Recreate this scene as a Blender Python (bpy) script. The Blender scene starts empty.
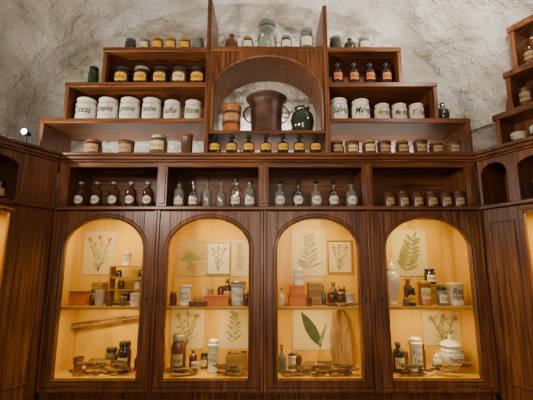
import bpy, bmesh, math, random
from mathutils import Vector, noise
R = random.Random(7)
COL = bpy.context.scene.collection

# ------------------------------------------------------------------ materials
def newmat(name):
    m = bpy.data.materials.new(name); m.use_nodes = True
    nt = m.node_tree; b = nt.nodes["Principled BSDF"]
    return m, nt, b

def plain(name, col, rough=0.5, metal=0.0, var=0.12, nscale=18, bump=0.0, coat=0.0):
    m, nt, b = newmat(name)
    tc = nt.nodes.new("ShaderNodeTexCoord"); n = nt.nodes.new("ShaderNodeTexNoise")
    n.inputs["Scale"].default_value = nscale; n.inputs["Detail"].default_value = 4
    nt.links.new(tc.outputs["Object"], n.inputs["Vector"])
    r = nt.nodes.new("ShaderNodeValToRGB")
    r.color_ramp.elements[0].position = .3; r.color_ramp.elements[1].position = .7
    r.color_ramp.elements[0].color = tuple(c*(1-var) for c in col)+(1,)
    r.color_ramp.elements[1].color = tuple(min(1, c*(1+var)) for c in col)+(1,)
    nt.links.new(n.outputs["Fac"], r.inputs["Fac"])
    nt.links.new(r.outputs["Color"], b.inputs["Base Color"])
    b.inputs["Roughness"].default_value = rough; b.inputs["Metallic"].default_value = metal
    b.inputs["Coat Weight"].default_value = coat
    if bump:
        bp = nt.nodes.new("ShaderNodeBump"); bp.inputs["Strength"].default_value = bump
        bp.inputs["Distance"].default_value = .01
        nt.links.new(n.outputs["Fac"], bp.inputs["Height"]); nt.links.new(bp.outputs["Normal"], b.inputs["Normal"])
    return m

def wood(name, axis, dark, mid, light, rough=0.42, scale=3.0, stretch=11.0, bump=.25, patch=0.0):
    m, nt, b = newmat(name)
    tc = nt.nodes.new("ShaderNodeTexCoord"); mp = nt.nodes.new("ShaderNodeMapping")
    s = [stretch]*3; s[axis] = 0.55
    mp.inputs["Scale"].default_value = s
    nt.links.new(tc.outputs["Object"], mp.inputs["Vector"])
    n = nt.nodes.new("ShaderNodeTexNoise"); n.inputs["Scale"].default_value = scale
    n.inputs["Detail"].default_value = 5; n.inputs["Roughness"].default_value = .55
    n.inputs["Distortion"].default_value = .6
    nt.links.new(mp.outputs["Vector"], n.inputs["Vector"])
    r = nt.nodes.new("ShaderNodeValToRGB"); e = r.color_ramp.elements
    e[0].position = .33; e[0].color = dark+(1,)
    e[1].position = .69; e[1].color = light+(1,)
    x = e.new(.5); x.color = mid+(1,)
    nt.links.new(n.outputs["Fac"], r.inputs["Fac"])
    out = r.outputs["Color"]
    if patch:      # slow worn variation across the boards
        n2 = nt.nodes.new("ShaderNodeTexNoise"); n2.inputs["Scale"].default_value = 2.3; n2.inputs["Detail"].default_value = 3
        nt.links.new(tc.outputs["Object"], n2.inputs["Vector"])
        mr = nt.nodes.new("ShaderNodeMapRange"); mr.inputs["From Min"].default_value = .3; mr.inputs["From Max"].default_value = .7
        mr.inputs["To Min"].default_value = 1-patch; mr.inputs["To Max"].default_value = 1+patch
        nt.links.new(n2.outputs["Fac"], mr.inputs["Value"])
        hs = nt.nodes.new("ShaderNodeHueSaturation"); nt.links.new(mr.outputs["Result"], hs.inputs["Value"])
        nt.links.new(out, hs.inputs["Color"]); out = hs.outputs["Color"]
    nt.links.new(out, b.inputs["Base Color"])
    b.inputs["Roughness"].default_value = rough
    bp = nt.nodes.new("ShaderNodeBump"); bp.inputs["Strength"].default_value = bump
    bp.inputs["Distance"].default_value = .003
    nt.links.new(n.outputs["Fac"], bp.inputs["Height"]); nt.links.new(bp.outputs["Normal"], b.inputs["Normal"])
    return m

D_, M_, L_ = (.048, .0150, .0050), (.130, .043, .0120), (.245, .088, .0245)
WV = wood("walnut_wood_vertical", 2, D_, M_, L_, .34, 4.2, 13, .15, .3)
WH = wood("walnut_wood_horizontal", 0, D_, M_, L_, .34, 4.2, 13, .15, .3)
WY = wood("walnut_wood_deep", 1, D_, M_, L_, .34, 4.2, 13, .15, .3)
WL = wood("honey_wood_lining", 2, (.54, .285, .010), (.72, .415, .018), (.82, .50, .035), .6, 1.6, 4, .05)
WS = wood("honey_shelf_wood", 0, (.30, .15, .02), (.46, .25, .03), (.58, .35, .06), .5)
WPALE = wood("pale_pine_wood", 0, (.20, .10, .018), (.33, .17, .035), (.46, .27, .065), .55, 4, 8)
BARK = wood("dried_bark", 0, (.04, .02, .008), (.14, .07, .025), (.30, .18, .075), .9, 6, 5)
WSLAB = wood("rough_bark", 2, (.12, .055, .015), (.30, .16, .045), (.46, .28, .10), .8, 6, 4, .7)

WHITE = plain("white_glazed_ceramic", (.70, .66, .56), .22, coat=.4, var=.06)
CREAM = plain("cream_stoneware", (.56, .48, .35), .35, var=.1)
PAPER = plain("aged_paper", (.66, .54, .28), .85, var=.08)
PAPERB = plain("brownish_page", (.50, .34, .14), .85, var=.12)
PAPERW = plain("white_label_paper", (.68, .64, .52), .8, var=.06)
YELLOW = plain("yellow_label_paper", (.70, .36, .008), .75, var=.1)
TANLAB = plain("tan_label_paper", (.42, .28, .13), .8, var=.15)
INK = plain("black_ink", (.008, .007, .006), .6)
AMBER = plain("amber_glass", (.10, .035, .012), .08, coat=.6)
BROWNG = plain("brown_bottle_glass", (.055, .020, .009), .09, coat=.6)
DARKG = plain("dark_bottle_glass", (.022, .015, .011), .10, coat=.5)
GREENG = plain("green_bottle_glass", (.020, .034, .019), .08, coat=.7)
BLUEG = plain("grey_blue_glass", (.13, .155, .135), .1, coat=.6)
GREYG = plain("pale_grey_glass", (.15, .145, .125), .08, coat=.8, var=.35, nscale=30)
OLIVE = plain("olive_glass", (.12, .09, .03), .1, coat=.6)
BROWNC = plain("brown_stoneware", (.10, .038, .018), .3, var=.25)
BROWNP = plain("brown_cardboard", (.16, .07, .028), .7, var=.2)
ORANGE = plain("orange_brown_ceramic", (.36, .13, .03), .3, var=.2)
ORBOX = plain("orange_paint", (.62, .17, .02), .55, var=.15)
COPPER = plain("worn_dark_bronze", (.080, .040, .025), .45, metal=.4, var=.7, nscale=10)
IRON = plain("dark_iron", (.05, .045, .042), .45, metal=.7)
TIN = plain("grey_tin", (.34, .33, .29), .4, metal=.6)
BLACKL = plain("black_lid", (.02, .02, .02), .35)
GOLD = plain("yellow_metal_lid", (.55, .33, .06), .35, metal=.5)
GREYW = plain("grey_patterned_tin", (.36, .37, .35), .45, var=.45, nscale=60)
LEAF = plain("faded_green_leaf", (.23, .23, .085), .85, var=.25)
LEAF2 = plain("faded_olive_leaf", (.30, .26, .10), .85, var=.25)
DLEAF = plain("dark_dried_leaf", (.055, .070, .024), .8, var=.3)
FLOW = plain("faded_flower", (.46, .23, .10), .85, var=.25)
CORK = plain("cork", (.32, .19, .09), .85, var=.3, nscale=80)
BLUEDECO = plain("pale_blue_glaze", (.30, .34, .40), .3)

def thin_glass(name, tint, base=.06, edge=.6):
    m = bpy.data.materials.new(name); m.use_nodes = True
    nt = m.node_tree; nt.nodes.clear()
    o = nt.nodes.new("ShaderNodeOutputMaterial"); mx = nt.nodes.new("ShaderNodeMixShader")
    t = nt.nodes.new("ShaderNodeBsdfTransparent"); t.inputs[0].default_value = tint+(1,)
    g = nt.nodes.new("ShaderNodeBsdfGlossy"); g.inputs["Roughness"].default_value = .08
    g.inputs["Color"].default_value = (.8, .8, .8, 1)
    lw = nt.nodes.new("ShaderNodeLayerWeight"); lw.inputs["Blend"].default_value = .35
    mr = nt.nodes.new("ShaderNodeMapRange")
    mr.inputs["To Min"].default_value = base; mr.inputs["To Max"].default_value = edge
    nt.links.new(lw.outputs["Facing"], mr.inputs["Value"])
    nt.links.new(mr.outputs["Result"], mx.inputs[0])
    nt.links.new(t.outputs[0], mx.inputs[1]); nt.links.new(g.outputs[0], mx.inputs[2])
    nt.links.new(mx.outputs[0], o.inputs[0])
    return m
PANE = thin_glass("window_glass", (.98, .98, .97), .01, .2)
CLEARG = thin_glass("clear_bottle_glass", (.90, .90, .86), .25, .95)
PALEG = thin_glass("pale_green_clear_glass", (.66, .76, .68), .22, .9)

def emis(name, col, s):
    m, nt, b = newmat(name)
    b.inputs["Base Color"].default_value = col+(1,)
    b.inputs["Emission Color"].default_value = col+(1,); b.inputs["Emission Strength"].default_value = s
    return m
BULB = emis("lamp_glow", (.85, .93, 1.0), 60)

def plaster(name, c0, c1, c2):
    m, nt, b = newmat(name)
    tc = nt.nodes.new("ShaderNodeTexCoord")
    n1 = nt.nodes.new("ShaderNodeTexNoise"); n1.inputs["Scale"].default_value = 2.2; n1.inputs["Detail"].default_value = 8
    n1.inputs["Roughness"].default_value = .6; n1.inputs["Distortion"].default_value = .4
    n2 = nt.nodes.new("ShaderNodeTexNoise"); n2.inputs["Scale"].default_value = 8; n2.inputs["Detail"].default_value = 8
    n2.inputs["Roughness"].default_value = .62
    for n in (n1, n2): nt.links.new(tc.outputs["Object"], n.inputs["Vector"])
    r = nt.nodes.new("ShaderNodeValToRGB"); e = r.color_ramp.elements
    e[0].position = .38; e[0].color = c0+(1,); e[1].position = .60; e[1].color = c2+(1,)
    x = e.new(.48); x.color = c1+(1,)
    nt.links.new(n1.outputs["Fac"], r.inputs["Fac"]); nt.links.new(r.outputs["Color"], b.inputs["Base Color"])
    b.inputs["Roughness"].default_value = .9
    bp = nt.nodes.new("ShaderNodeBump"); bp.inputs["Strength"].default_value = 1.0; bp.inputs["Distance"].default_value = .14
    nt.links.new(n2.outputs["Fac"], bp.inputs["Height"]); nt.links.new(bp.outputs["Normal"], b.inputs["Normal"])
    return m
PL = plaster("rough_lime_plaster", (.52, .45, .35), (.65, .59, .49), (.75, .71, .64))
PLV = plaster("rough_vault_plaster", (.58, .51, .41), (.72, .66, .57), (.84, .80, .74))
FLOORM = plain("stone_floor", (.16, .13, .10), .7, var=.3, nscale=4)

# ------------------------------------------------------------------ mesh builder
class MB:
    def __init__(s, T=None):
        s.v = []; s.f = []; s.m = []; s.s = []; s.T = T
    def av(s, x, y, z):
        s.v.append(s.T(x, y, z) if s.T else (x, y, z)); return len(s.v)-1
    def face(s, idx, m=0, sm=False):
        s.f.append(tuple(idx)); s.m.append(m); s.s.append(sm)
    def box(s, x0, x1, y0, y1, z0, z1, m=0):
        i = [s.av(x, y, z) for z in (z0, z1) for y in (y0, y1) for x in (x0, x1)]
        for q in ((0, 2, 3, 1), (4, 5, 7, 6), (0, 1, 5, 4), (2, 6, 7, 3), (0, 4, 6, 2), (1, 3, 7, 5)):
            s.face([i[k] for k in q], m)
    def prism(s, poly, y0, y1, m=0):      # poly in (x,z)
        a = [s.av(p[0], y0, p[1]) for p in poly]; b = [s.av(p[0], y1, p[1]) for p in poly]
        s.face(a, m); s.face(b[::-1], m); n = len(poly)
        for k in range(n): s.face((a[k], b[k], b[(k+1) % n], a[(k+1) % n]), m)
    def lathe(s, prof, n=24, m=0, cx=0, cy=0, cz=0):
        rings = []
        for r, z in prof:
            if r < 1e-6: rings.append([s.av(cx, cy, cz+z)])
            else: rings.append([s.av(cx+r*math.cos(2*math.pi*k/n), cy+r*math.sin(2*math.pi*k/n), cz+z) for k in range(n)])
        for a, b in zip(rings, rings[1:]):
            for k in range(n):
                k2 = (k+1) % n
                if len(a) == 1 and len(b) == 1: break
                if len(a) == 1: s.face((a[0], b[k], b[k2]), m, True)
                elif len(b) == 1: s.face((a[k], b[0], a[k2]), m, True)
                else: s.face((a[k], b[k], b[k2], a[k2]), m, True)
    def sweep(s, path, rad, n=8, m=0, closed=False):
        P = [Vector(p) for p in path]; N = len(P); rings = []
        for i, p in enumerate(P):
            a = P[(i-1) % N] if (closed or i > 0) else P[0]; b = P[(i+1) % N] if (closed or i < N-1) else P[-1]
            t = (b-a).normalized(); up = Vector((0, 1, 0)) if abs(t.y) < .9 else Vector((1, 0, 0))
            u = t.cross(up).normalized(); w = t.cross(u)
            r = rad[i] if isinstance(rad, (list, tuple)) else rad
            rings.append([s.av(*(p+u*r*math.cos(2*math.pi*k/n)+w*r*math.sin(2*math.pi*k/n))) for k in range(n)])
        pr = list(zip(rings, rings[1:]))
        if closed: pr.append((rings[-1], rings[0]))
        for a, b in pr:
            for k in range(n): s.face((a[k], a[(k+1) % n], b[(k+1) % n], b[k]), m, True)
        if not closed: s.face(rings[0][::-1], m); s.face(rings[-1], m)
    def arch_plate(s, u0, u1, z0, z1, o0, o1, oz, spring, apex, d0, d1, m=0, n=20):
        s.box(u0, o0, d0, d1, z0, z1, m); s.box(o1, u1, d0, d1, z0, z1, m)
        if oz > z0: s.box(o0, o1, d0, d1, z0, oz, m)
        c = (o0+o1)/2; a = (o1-o0)/2
        pts = [(c-a*math.cos(math.pi*k/n), spring+(apex-spring)*math.sin(math.pi*k/n)) for k in range(n+1)]
        for p, q in zip(pts, pts[1:]): s.prism([p, q, (q[0], z1), (p[0], z1)], d0, d1, m)
    def mesh(s, name, mats, recalc=True):
        me = bpy.data.meshes.new(name); me.from_pydata(s.v, [], s.f)
        for mt in mats: me.materials.append(mt)
        for p, mi, sm in zip(me.polygons, s.m, s.s): p.material_index = mi; p.use_smooth = sm
        if recalc:
            bm = bmesh.new(); bm.from_mesh(me); bmesh.ops.recalc_face_normals(bm, faces=bm.faces); bm.to_mesh(me); bm.free()
        try: me.set_sharp_from_angle(angle=math.radians(38))
        except Exception: pass
        me.update(); return me

def empty(name, label, cat, loc, group=None, rz=0, rx=0, ry=0):
    o = bpy.data.objects.new(name, None); o.empty_display_size = .05
    o.location = loc; o.rotation_euler = (rx, ry, rz)
    o["label"] = label; o["category"] = cat
    if group: o["group"] = group
    COL.objects.link(o); return o

def child(me, name, parent, world=False, bevel=0, label=None, root=None):
    o = bpy.data.objects.new(name, me); o.parent = parent
    if world: o.location = -(root or parent).location
    if bevel:
        b = o.modifiers.new("bevel", "BEVEL"); b.width = bevel; b.segments = 2; b.limit_method = "ANGLE"
    if label: o["label"] = label
    COL.objects.link(o); return o

def single(me, name, label, cat, loc=(0, 0, 0), rot=(0, 0, 0), group=None, bevel=0):
    o = bpy.data.objects.new(name, me); o.location = loc; o.rotation_euler = rot
    o["label"] = label; o["category"] = cat
    if group: o["group"] = group
    if bevel:
        b = o.modifiers.new("bevel", "BEVEL"); b.width = bevel; b.segments = 2; b.limit_method = "ANGLE"
    COL.objects.link(o); return o

def structure(me, name):
    o = bpy.data.objects.new(name, me); o["kind"] = "structure"; COL.objects.link(o); return o

# ------------------------------------------------------------------ room shell
def va(y):   # vault centre, half width, rise at depth y
    t = min(1, max(0, (.4-y)/.50))
    ex = min(.5, .45*max(0, .08-y))
    return -.15+.10*t, 1.80+.16*t+ex, 1.2+.03*t+ex*.35
ZS = 2.7
mb = MB(); ys = [.47-.03*k for k in range(0, 28)]+[-.38-.06*k for k in range(1, 48)]
NA = 180; grid = []
for y in ys:
    c, a, b = va(y); row = []
    for k in range(NA+1):
        t = math.pi*k/NA; x = c-a*math.cos(t); z = ZS+b*math.sin(t)
        f = .35+.65*min(1, max(0, (.42-y)/.3))
        d = noise.noise(Vector((x*1.5, y*1.5, z*1.5)))*.09*f+noise.noise(Vector((x*3.6, y*3.6, z*3.6)))*.06*f+noise.noise(Vector((x*8, y*8, z*8)))*.036*f+noise.noise(Vector((x*16, y*16, z*16)))*.014
        if t < .35 or t > math.pi-.35: d *= .4
        row.append(mb.av(x+d*math.cos(t), y, z-d*math.sin(t)))
    grid.append(row)
for r0, r1 in zip(grid, grid[1:]):
    for k in range(NA): mb.face((r0[k], r0[k+1], r1[k+1], r1[k]), 0, True)
structure(mb.mesh("ceiling", [PLV], False), "ceiling")
mb = MB(); gx, gz = 190, 70; g = []
for j in range(gz+1):
    z = 2.2+1.9*j/gz if j else 0; row = []
    for i in range(gx+1):
        x = -2.2+4.2*i/gx
        d = noise.noise(Vector((x*2.5, 5, z*2.5)))*.06+noise.noise(Vector((x*7, 5, z*7)))*.036+noise.noise(Vector((x*15, 5, z*15)))*.015
        row.append(mb.av(x, .405+abs(d), z))
    g.append(row)
for a, b in zip(g, g[1:]):
    for i in range(gx): mb.face((a[i], a[i+1], b[i+1], b[i]), 0, True)
structure(mb.mesh("wall_back", [PL], False), "wall_back")
for side, nm_ in ((-1, "wall_left"), (1, "wall_right")):
    mb = MB(); pr = []
    for y in ys[::3]+[ys[-1]]:
        c, a, b = va(y); x = c+side*(a+.02)
        pr.append([mb.av(x, y, 0), mb.av(x, y, ZS+.03)])
    for p, q in zip(pr, pr[1:]): mb.face((p[0], p[1], q[1], q[0]))
    structure(mb.mesh(nm_, [PL], False), nm_)
mb = MB(); mb.box(-3.0, 3.0, -3.2, .5, -.05, 0)
structure(mb.mesh("floor", [FLOORM]), "floor")

# ------------------------------------------------------------------ text on curved labels
_tc = {}
def text_polys(txt, bold=False):
    if (txt, bold) in _tc: return _tc[(txt, bold)]
    cu = bpy.data.curves.new("t", "FONT"); cu.body = txt; cu.resolution_u = 1 if not bold else 2; cu.align_x = "CENTER"; cu.align_y = "CENTER"
    if bold: cu.offset = .010; cu.shear = .35
    ob = bpy.data.objects.new("t", cu); COL.objects.link(ob)
    dg = bpy.context.evaluated_depsgraph_get(); dg.update(); ev = ob.evaluated_get(dg); me = ev.to_mesh()
    vs = [tuple(v.co) for v in me.vertices]; fs = [tuple(p.vertices) for p in me.polygons]
    ev.to_mesh_clear(); bpy.data.objects.remove(ob); bpy.data.curves.remove(cu)
    xs = [v[0] for v in vs]; yz = [v[1] for v in vs]
    cx, cy = (min(xs)+max(xs))/2, (min(yz)+max(yz))/2
    w, h = max(xs)-min(xs), max(yz)-min(yz)
    _tc[(txt, bold)] = ([((v[0]-cx), (v[1]-cy)) for v in vs], fs, w, h); return _tc[(txt, bold)]

def bent_label(mb, r, z0, z1, ang, shape="rect", text=None, mlab=0, mink=1, paper=True, frac=.82, hfrac=.34):
    n = 12; zc = (z0+z1)/2; hh = (z1-z0)/2
    if paper:
        rr = r+.0012; pr = []
        for k in range(n+1):
            u = -1+2*k/n
            if shape == "oval": h = hh*math.sqrt(max(.02, 1-u*u))
            elif shape == "shield": h = hh*(1 if abs(u) < .75 else .78)
            else: h = hh
            a = u*ang
            pr.append((mb.av(rr*math.sin(a), -rr*math.cos(a), zc-h), mb.av(rr*math.sin(a), -rr*math.cos(a), zc+h)))
        for p, q in zip(pr, pr[1:]): mb.face((p[0], q[0], q[1], p[1]), mlab, True)
    if text:
        lines = text if isinstance(text, (list, tuple)) else [text]
        for li, t in enumerate(lines):
            vs, fs, w, h = text_polys(t, not paper)
            sx = 2*ang*r*(frac if paper else .84)/w
            sz = min(sx*1.5, 2*hh*hfrac*1.25/h) if len(lines) > 1 or paper else min(sx*2.0, 2*hh*.60/h)
            sx = min(sx, sz*1.2)
            off = (len(lines)-1)/2-li; zo = zc+off*2*hh*.42
            rt = r+.0030; base = len(mb.v)
            for x, y in vs:
                a = x*sx/r; mb.av(rt*math.sin(a), -rt*math.cos(a), zo+y*sz)
            for f in fs: mb.face([base+i for i in f], mink)
        if not paper and len(lines) == 1:    # thin rule lines above and below the script
            for zz in (zc+hh*.92, zc-hh*.92):
                pr = []
                for k in range(9):
                    a = (-1+k/4)*ang*.5; pr.append((mb.av((r+.003)*math.sin(a), -(r+.003)*math.cos(a), zz-.0013), mb.av((r+.003)*math.sin(a), -(r+.003)*math.cos(a), zz+.0013)))
                for p, q in zip(pr, pr[1:]): mb.face((p[0], q[0], q[1], p[1]), mink)

# ------------------------------------------------------------------ vessels
def prof(kind):
    K = {
     "canister": ([(0, 0), (.93, 0), (1, .02), (1, .09), (.95, .12), (.95, .78), (1, .81), (1, .86), (.9, .87), (0, .87)],
                  [(0, .87), (1.0, .87), (1.03, .885), (1.03, .95), (.95, .98), (.3, 1), (0, 1)], .95),
     "crock": ([(0, 0), (.86, 0), (.95, .03), (.98, .10), (.98, .66), (.94, .74), (.84, .80), (.84, .85), (0, .85)],
                  [(0, .84), (.88, .84), (.93, .86), (.93, .92), (.84, .96), (.5, .99), (0, 1)], .98),
     "wide_jar": ([(0, 0), (.9, 0), (1, .05), (1, .66), (.93, .74), (.78, .80), (.76, .86), (0, .86)],
                  [(0, .84), (.86, .84), (.88, .86), (.88, .96), (.8, 1), (0, 1)], 1.0),
     "bottle": ([(0, 0), (.9, 0), (1, .03), (1, .48), (.9, .56), (.5, .64), (.34, .69), (.31, .83), (.44, .85), (.44, .88), (.25, .885), (0, .885)],
                [(0, .88), (.24, .88), (.24, .90), (.44, .92), (.5, .95), (.4, .99), (0, 1)], 1.0),
     "necked_bottle": ([(0, 0), (.9, 0), (1, .03), (1, .54), (.88, .60), (.5, .66), (.36, .70), (.34, .85), (.46, .86), (.46, .90), (0, .90)],
                [(0, .89), (.42, .89), (.5, .91), (.5, .98), (.42, 1), (0, 1)], 1.0),
     "squat_bottle": ([(0, 0), (.9, 0), (1, .03), (1, .60), (.9, .68), (.5, .75), (.42, .78), (.42, .86), (.52, .87), (.52, .90), (0, .90)],
                [(0, .89), (.5, .89), (.56, .91), (.56, .98), (.5, 1), (0, 1)], 1.0),
     "slim_bottle": ([(0, 0), (.9, 0), (1, .03), (1, .50), (.85, .57), (.4, .64), (.3, .70), (.28, .86), (.42, .88), (.42, .90), (0, .90)],
                     [(0, .89), (.22, .90), (.4, .92), (.42, .96), (.25, 1), (0, 1)], 1.0),
     "albarello": ([(0, 0), (.9, 0), (1, .03), (.98, .08), (.84, .16), (.80, .42), (.84, .70), (.98, .78), (.98, .82), (.74, .86), (.74, .90), (0, .90)],
                   [(0, .89), (.84, .89), (.84, .93), (.5, .97), (.15, .975), (.18, 1), (0, 1)], .82),
     "round_jug": ([(0, 0), (.6, 0), (.66, .03), (.88, .20), (1, .45), (.94, .66), (.70, .80), (.6, .84), (.66, .9), (.66, .93), (0, .93)],
                   [(0, .92), (.60, .92), (.64, .95), (.3, .98), (0, 1)], 1.0),
     "urn": ([(0, 0), (.5, 0), (.55, .03), (.32, .09), (.3, .13), (.6, .22), (.95, .36), (1, .48), (.9, .6), (.6, .68), (.62, .71), (0, .71)],
             [(0, .70), (.72, .70), (.72, .73), (.5, .80), (.2, .86), (.12, .9), (.2, .95), (.12, 1), (0, 1)], 1.0),
     "vase": ([(0, 0), (.55, 0), (.6, .03), (.36, .09), (.42, .14), (.80, .32), (1, .50), (.96, .62), (.7, .71), (.45, .74), (.45, .77), (0, .77)],
              [(0, .76), (.6, .76), (.58, .80), (.3, .87), (.12, .92), (.16, .96), (0, 1)], 1.0),
     "pot": ([(0, 0), (.56, 0), (.60, .03), (.50, .07), (.52, .10), (.80, .19), (.97, .30), (1, .40), (.98, .47), (.90, .56), (.74, .62), (.70, .64), (.80, .66), (.80, .69), (0, .69)],
             [(0, .685), (.86, .69), (.88, .71), (.82, .735), (.66, .79), (.42, .835), (.16, .855), (.10, .89), (.20, .93), (.18, .97), (0, 1)], 1.0),
     "cup": ([(0, 0), (.7, 0), (.74, .05), (.82, .3), (.95, .85), (1, .96), (1, 1), (.9, 1), (.84, .85), (.7, .2), (0, .16)], None, .86),
     "round_flask": ([(0, 0), (.6, 0), (.85, .08), (1, .3), (.95, .52), (.6, .68), (.3, .76), (.3, .88), (.42, .9), (0, .91)],
                     [(0, .90), (.3, .9), (.35, .94), (.2, 1), (0, 1)], 1.0),
    }
    return K[kind]
STOP = ("bottle", "slim_bottle", "round_flask", "squat_bottle", "necked_bottle")
_mc = {}
def vessel(name, label, cat, loc, kind, r, h, body, lid, lab=None, group=None, rz=0):
    e = empty(name, label, cat, loc, group, rz)
    b, l, lr = prof(kind); r = round(r, 4); h = round(h, 3)
    key = (kind, r, h, body.name)
    if key not in _mc:
        q = MB(); q.lathe([(a*r, z*h) for a, z in b], 28); _mc[key] = q.mesh(name+"_body", [body])
    child(_mc[key], "body", e)
    if l and lid:
        key = (kind, r, h, lid.name, "l")
        if key not in _mc:
            q = MB(); q.lathe([(a*r, z*h) for a, z in l], 28); _mc[key] = q.mesh(name+"_lid", [lid])
        child(_mc[key], "stopper" if kind in STOP else "lid", e)
    if lab:
        mat, z0, z1, ang, shape, txt, paper = lab
        key = (kind, r, h, "lab", mat.name, z0, z1, ang, shape, str(txt))
        if key not in _mc:
            q = MB(); bent_label(q, lr*r, z0*h, z1*h, ang, shape, txt, 0, 1, paper)
            _mc[key] = q.mesh(name+"_label", [mat, INK], False)
        child(_mc[key], "paper_label" if paper else "lettering", e)
    return e

# ------------------------------------------------------------------ main display cabinets
BX = [-1.44, -.74, -.02, .70, 1.455]
OPEN = [(-1.350, -.825), (-.655, -.118), (.072, .605), (.798, 1.355)]
ZB, ZSH, ZSP, ZAP, ZT = .91, 1.345, 1.725, 1.93, 1.985
DB = .37
WARM = (1.0, .72, .235)
for i in range(4):
    x0, x1 = BX[i], BX[i+1]; o0, o1 = OPEN[i]; cx = (x0+x1)/2
    e = empty("display_cabinet", "walnut display cabinet with arched glass door and lit golden interior", "cabinet", (cx, .1, 0), "arched display cabinets")
    q = MB()
    q.box(x0+.001, x1-.001, .022, DB+.02, 0, ZB-.02)             # base
    q.box(x0+.001, x0+.02, .022, DB+.02, ZB-.02, ZT); q.box(x1-.02, x1-.001, .022, DB+.02, ZB-.02, ZT)
    q.box(x0+.02, x1-.02, .022, DB+.02, ZT-.015, ZT)
    q.box(x0+.02, x1-.02, DB+.005, DB+.02, ZB-.02, ZT-.015)
    child(q.mesh("cabinet_body", [WV]), "body", e, True, root=e)
    q = MB()
    q.box(x0+.02, x1-.02, DB-.005, DB+.004, ZB, ZT-.016); q.box(x0+.021, x0+.027, .024, DB-.006, ZB, ZT-.016)
    q.box(x1-.027, x1-.021, .024, DB-.006, ZB, ZT-.016); q.box(x0+.02, x1-.02, .024, DB, ZB-.02, ZB)
    child(q.mesh("cabinet_lining", [WL]), "interior_lining", e, True, root=e)
    q = MB(); q.box(x0+.028, x1-.028, .05, DB-.006, ZSH-.018, ZSH)
    child(q.mesh("cabinet_shelf", [WS]), "shelf", e, True, .002, root=e)
    # door
    q = MB(); q.arch_plate(x0+.022, x1-.022, .862, ZT-.006, o0, o1, ZB+.002, ZSP, ZAP, -.012, .020)
    dr = child(q.mesh("door_frame", [WV]), "door", e, True, .0025, root=e)
    c = (o0+o1)/2; a = (o1-o0)/2
    def outline(off, y):
        pts = [(c-a-off, y, ZB-off+.002), (c-a-off, y, ZSP-.2), (c-a-off, y, ZSP)]
        pts += [(c-(a+off)*math.cos(math.pi*k/24), y, ZSP+(ZAP-ZSP+off)*math.sin(math.pi*k/24)) for k in range(1, 24)]
        pts += [(c+a+off, y, ZSP), (c+a+off, y, ZSP-.2), (c+a+off, y, ZB-off+.002)]
        return pts
    q = MB(); q.sweep(outline(.008, -.012), .008, 8, closed=True); q.sweep(outline(.028, -.012), .005, 8, closed=True)
    mo = bpy.data.objects.new("door_moulding", q.mesh("door_moulding", [WV])); mo.parent = dr; COL.objects.link(mo)
    q = MB(); q.box(o0-.01, o1+.01, .003, .006, ZB-.006, ZAP+.01)
    gp = bpy.data.objects.new("glass_pane", q.mesh("glass_pane", [PANE])); gp.parent = dr; COL.objects.link(gp)
    q = MB(); q.lathe([(0, 0), (.010, 0), (.010, .003), (0, .003)], 12)
    kx = (o1+.045 if i % 2 == 0 else o0-.045)
    q.v = [(v[0]+kx, -.012-v[2], v[1]+1.40) for v in q.v]
    q.box(kx-.002, kx+.002, -.016, -.014, 1.385, 1.397)
    kh = bpy.data.objects.new("keyhole_plate", q.mesh("keyhole_plate", [IRON])); kh.parent = dr; COL.objects.link(kh)
    # pilaster strips
    q = MB()
    q.box(x0+.001, x0+.021, -.020, .02, .834, ZT); q.box(x1-.021, x1-.001, -.020, .02, .834, ZT)
    q.box(x0+.021, x1-.021, -.016, .02, .834, .858)
    child(q.mesh("cabinet_pilasters", [WV]), "pilaster_frame", e, True, .003, root=e)
    for (z, yy, p, sy) in ((ZT-.022, .06, 4.3, .05), (ZSH-.025, .075, 2.5, .04)):
        ld = bpy.data.lights.new("cabinet_light", "AREA"); ld.shape = "RECTANGLE"; ld.size = .22; ld.size_y = sy
        ld.energy = p; ld.color = WARM
        lo = bpy.data.objects.new("cabinet_light", ld); lo.location = (cx, yy, z); lo.rotation_euler = (math.radians(18), 0, 0)
        COL.objects.link(lo)

# bottle niche row + cornice
e = empty("niche_shelf", "long walnut bottle shelf with open compartments and moulded cornice", "shelf", (0, .1, ZT))
q = MB(); q.box(-1.438, 1.453, -.035, DB+.02, ZT+.001, 2.012)
child(q.mesh("niche_floor", [WH]), "shelf_board", e, True, .006, root=e)
for xd in (-1.438, -.755, -.055, .665, 1.383):
    q = MB()
    q.box(xd, xd+.07, -.008, .02, 2.012, 2.325)
    q.box(xd+.02, xd+.05, .02, DB, 2.012, 2.325)
    q.box(xd+.012, xd+.058, -.016, -.008, 2.03, 2.30)
    child(q.mesh("niche_divider", [WV]), "divider", e, True, .003, root=e)
q = MB(); q.box(-1.438, 1.453, DB, DB+.02, 2.012, 2.36)
child(q.mesh("niche_back", [WH]), "back_panel", e, True, root=e)
q = MB(); q.box(-1.438, 1.453, -.006, .02, 2.29, 2.325); q.box(-1.438, 1.453, -.016, .03, 2.325, 2.342)
q.box(-1.438, 1.453, -.026, .05, 2.342, 2.366); q.box(-1.438, 1.453, -.038, DB+.02, 2.366, 2.389)
child(q.mesh("cornice", [WH]), "cornice", e, True, .006, root=e)

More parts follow.
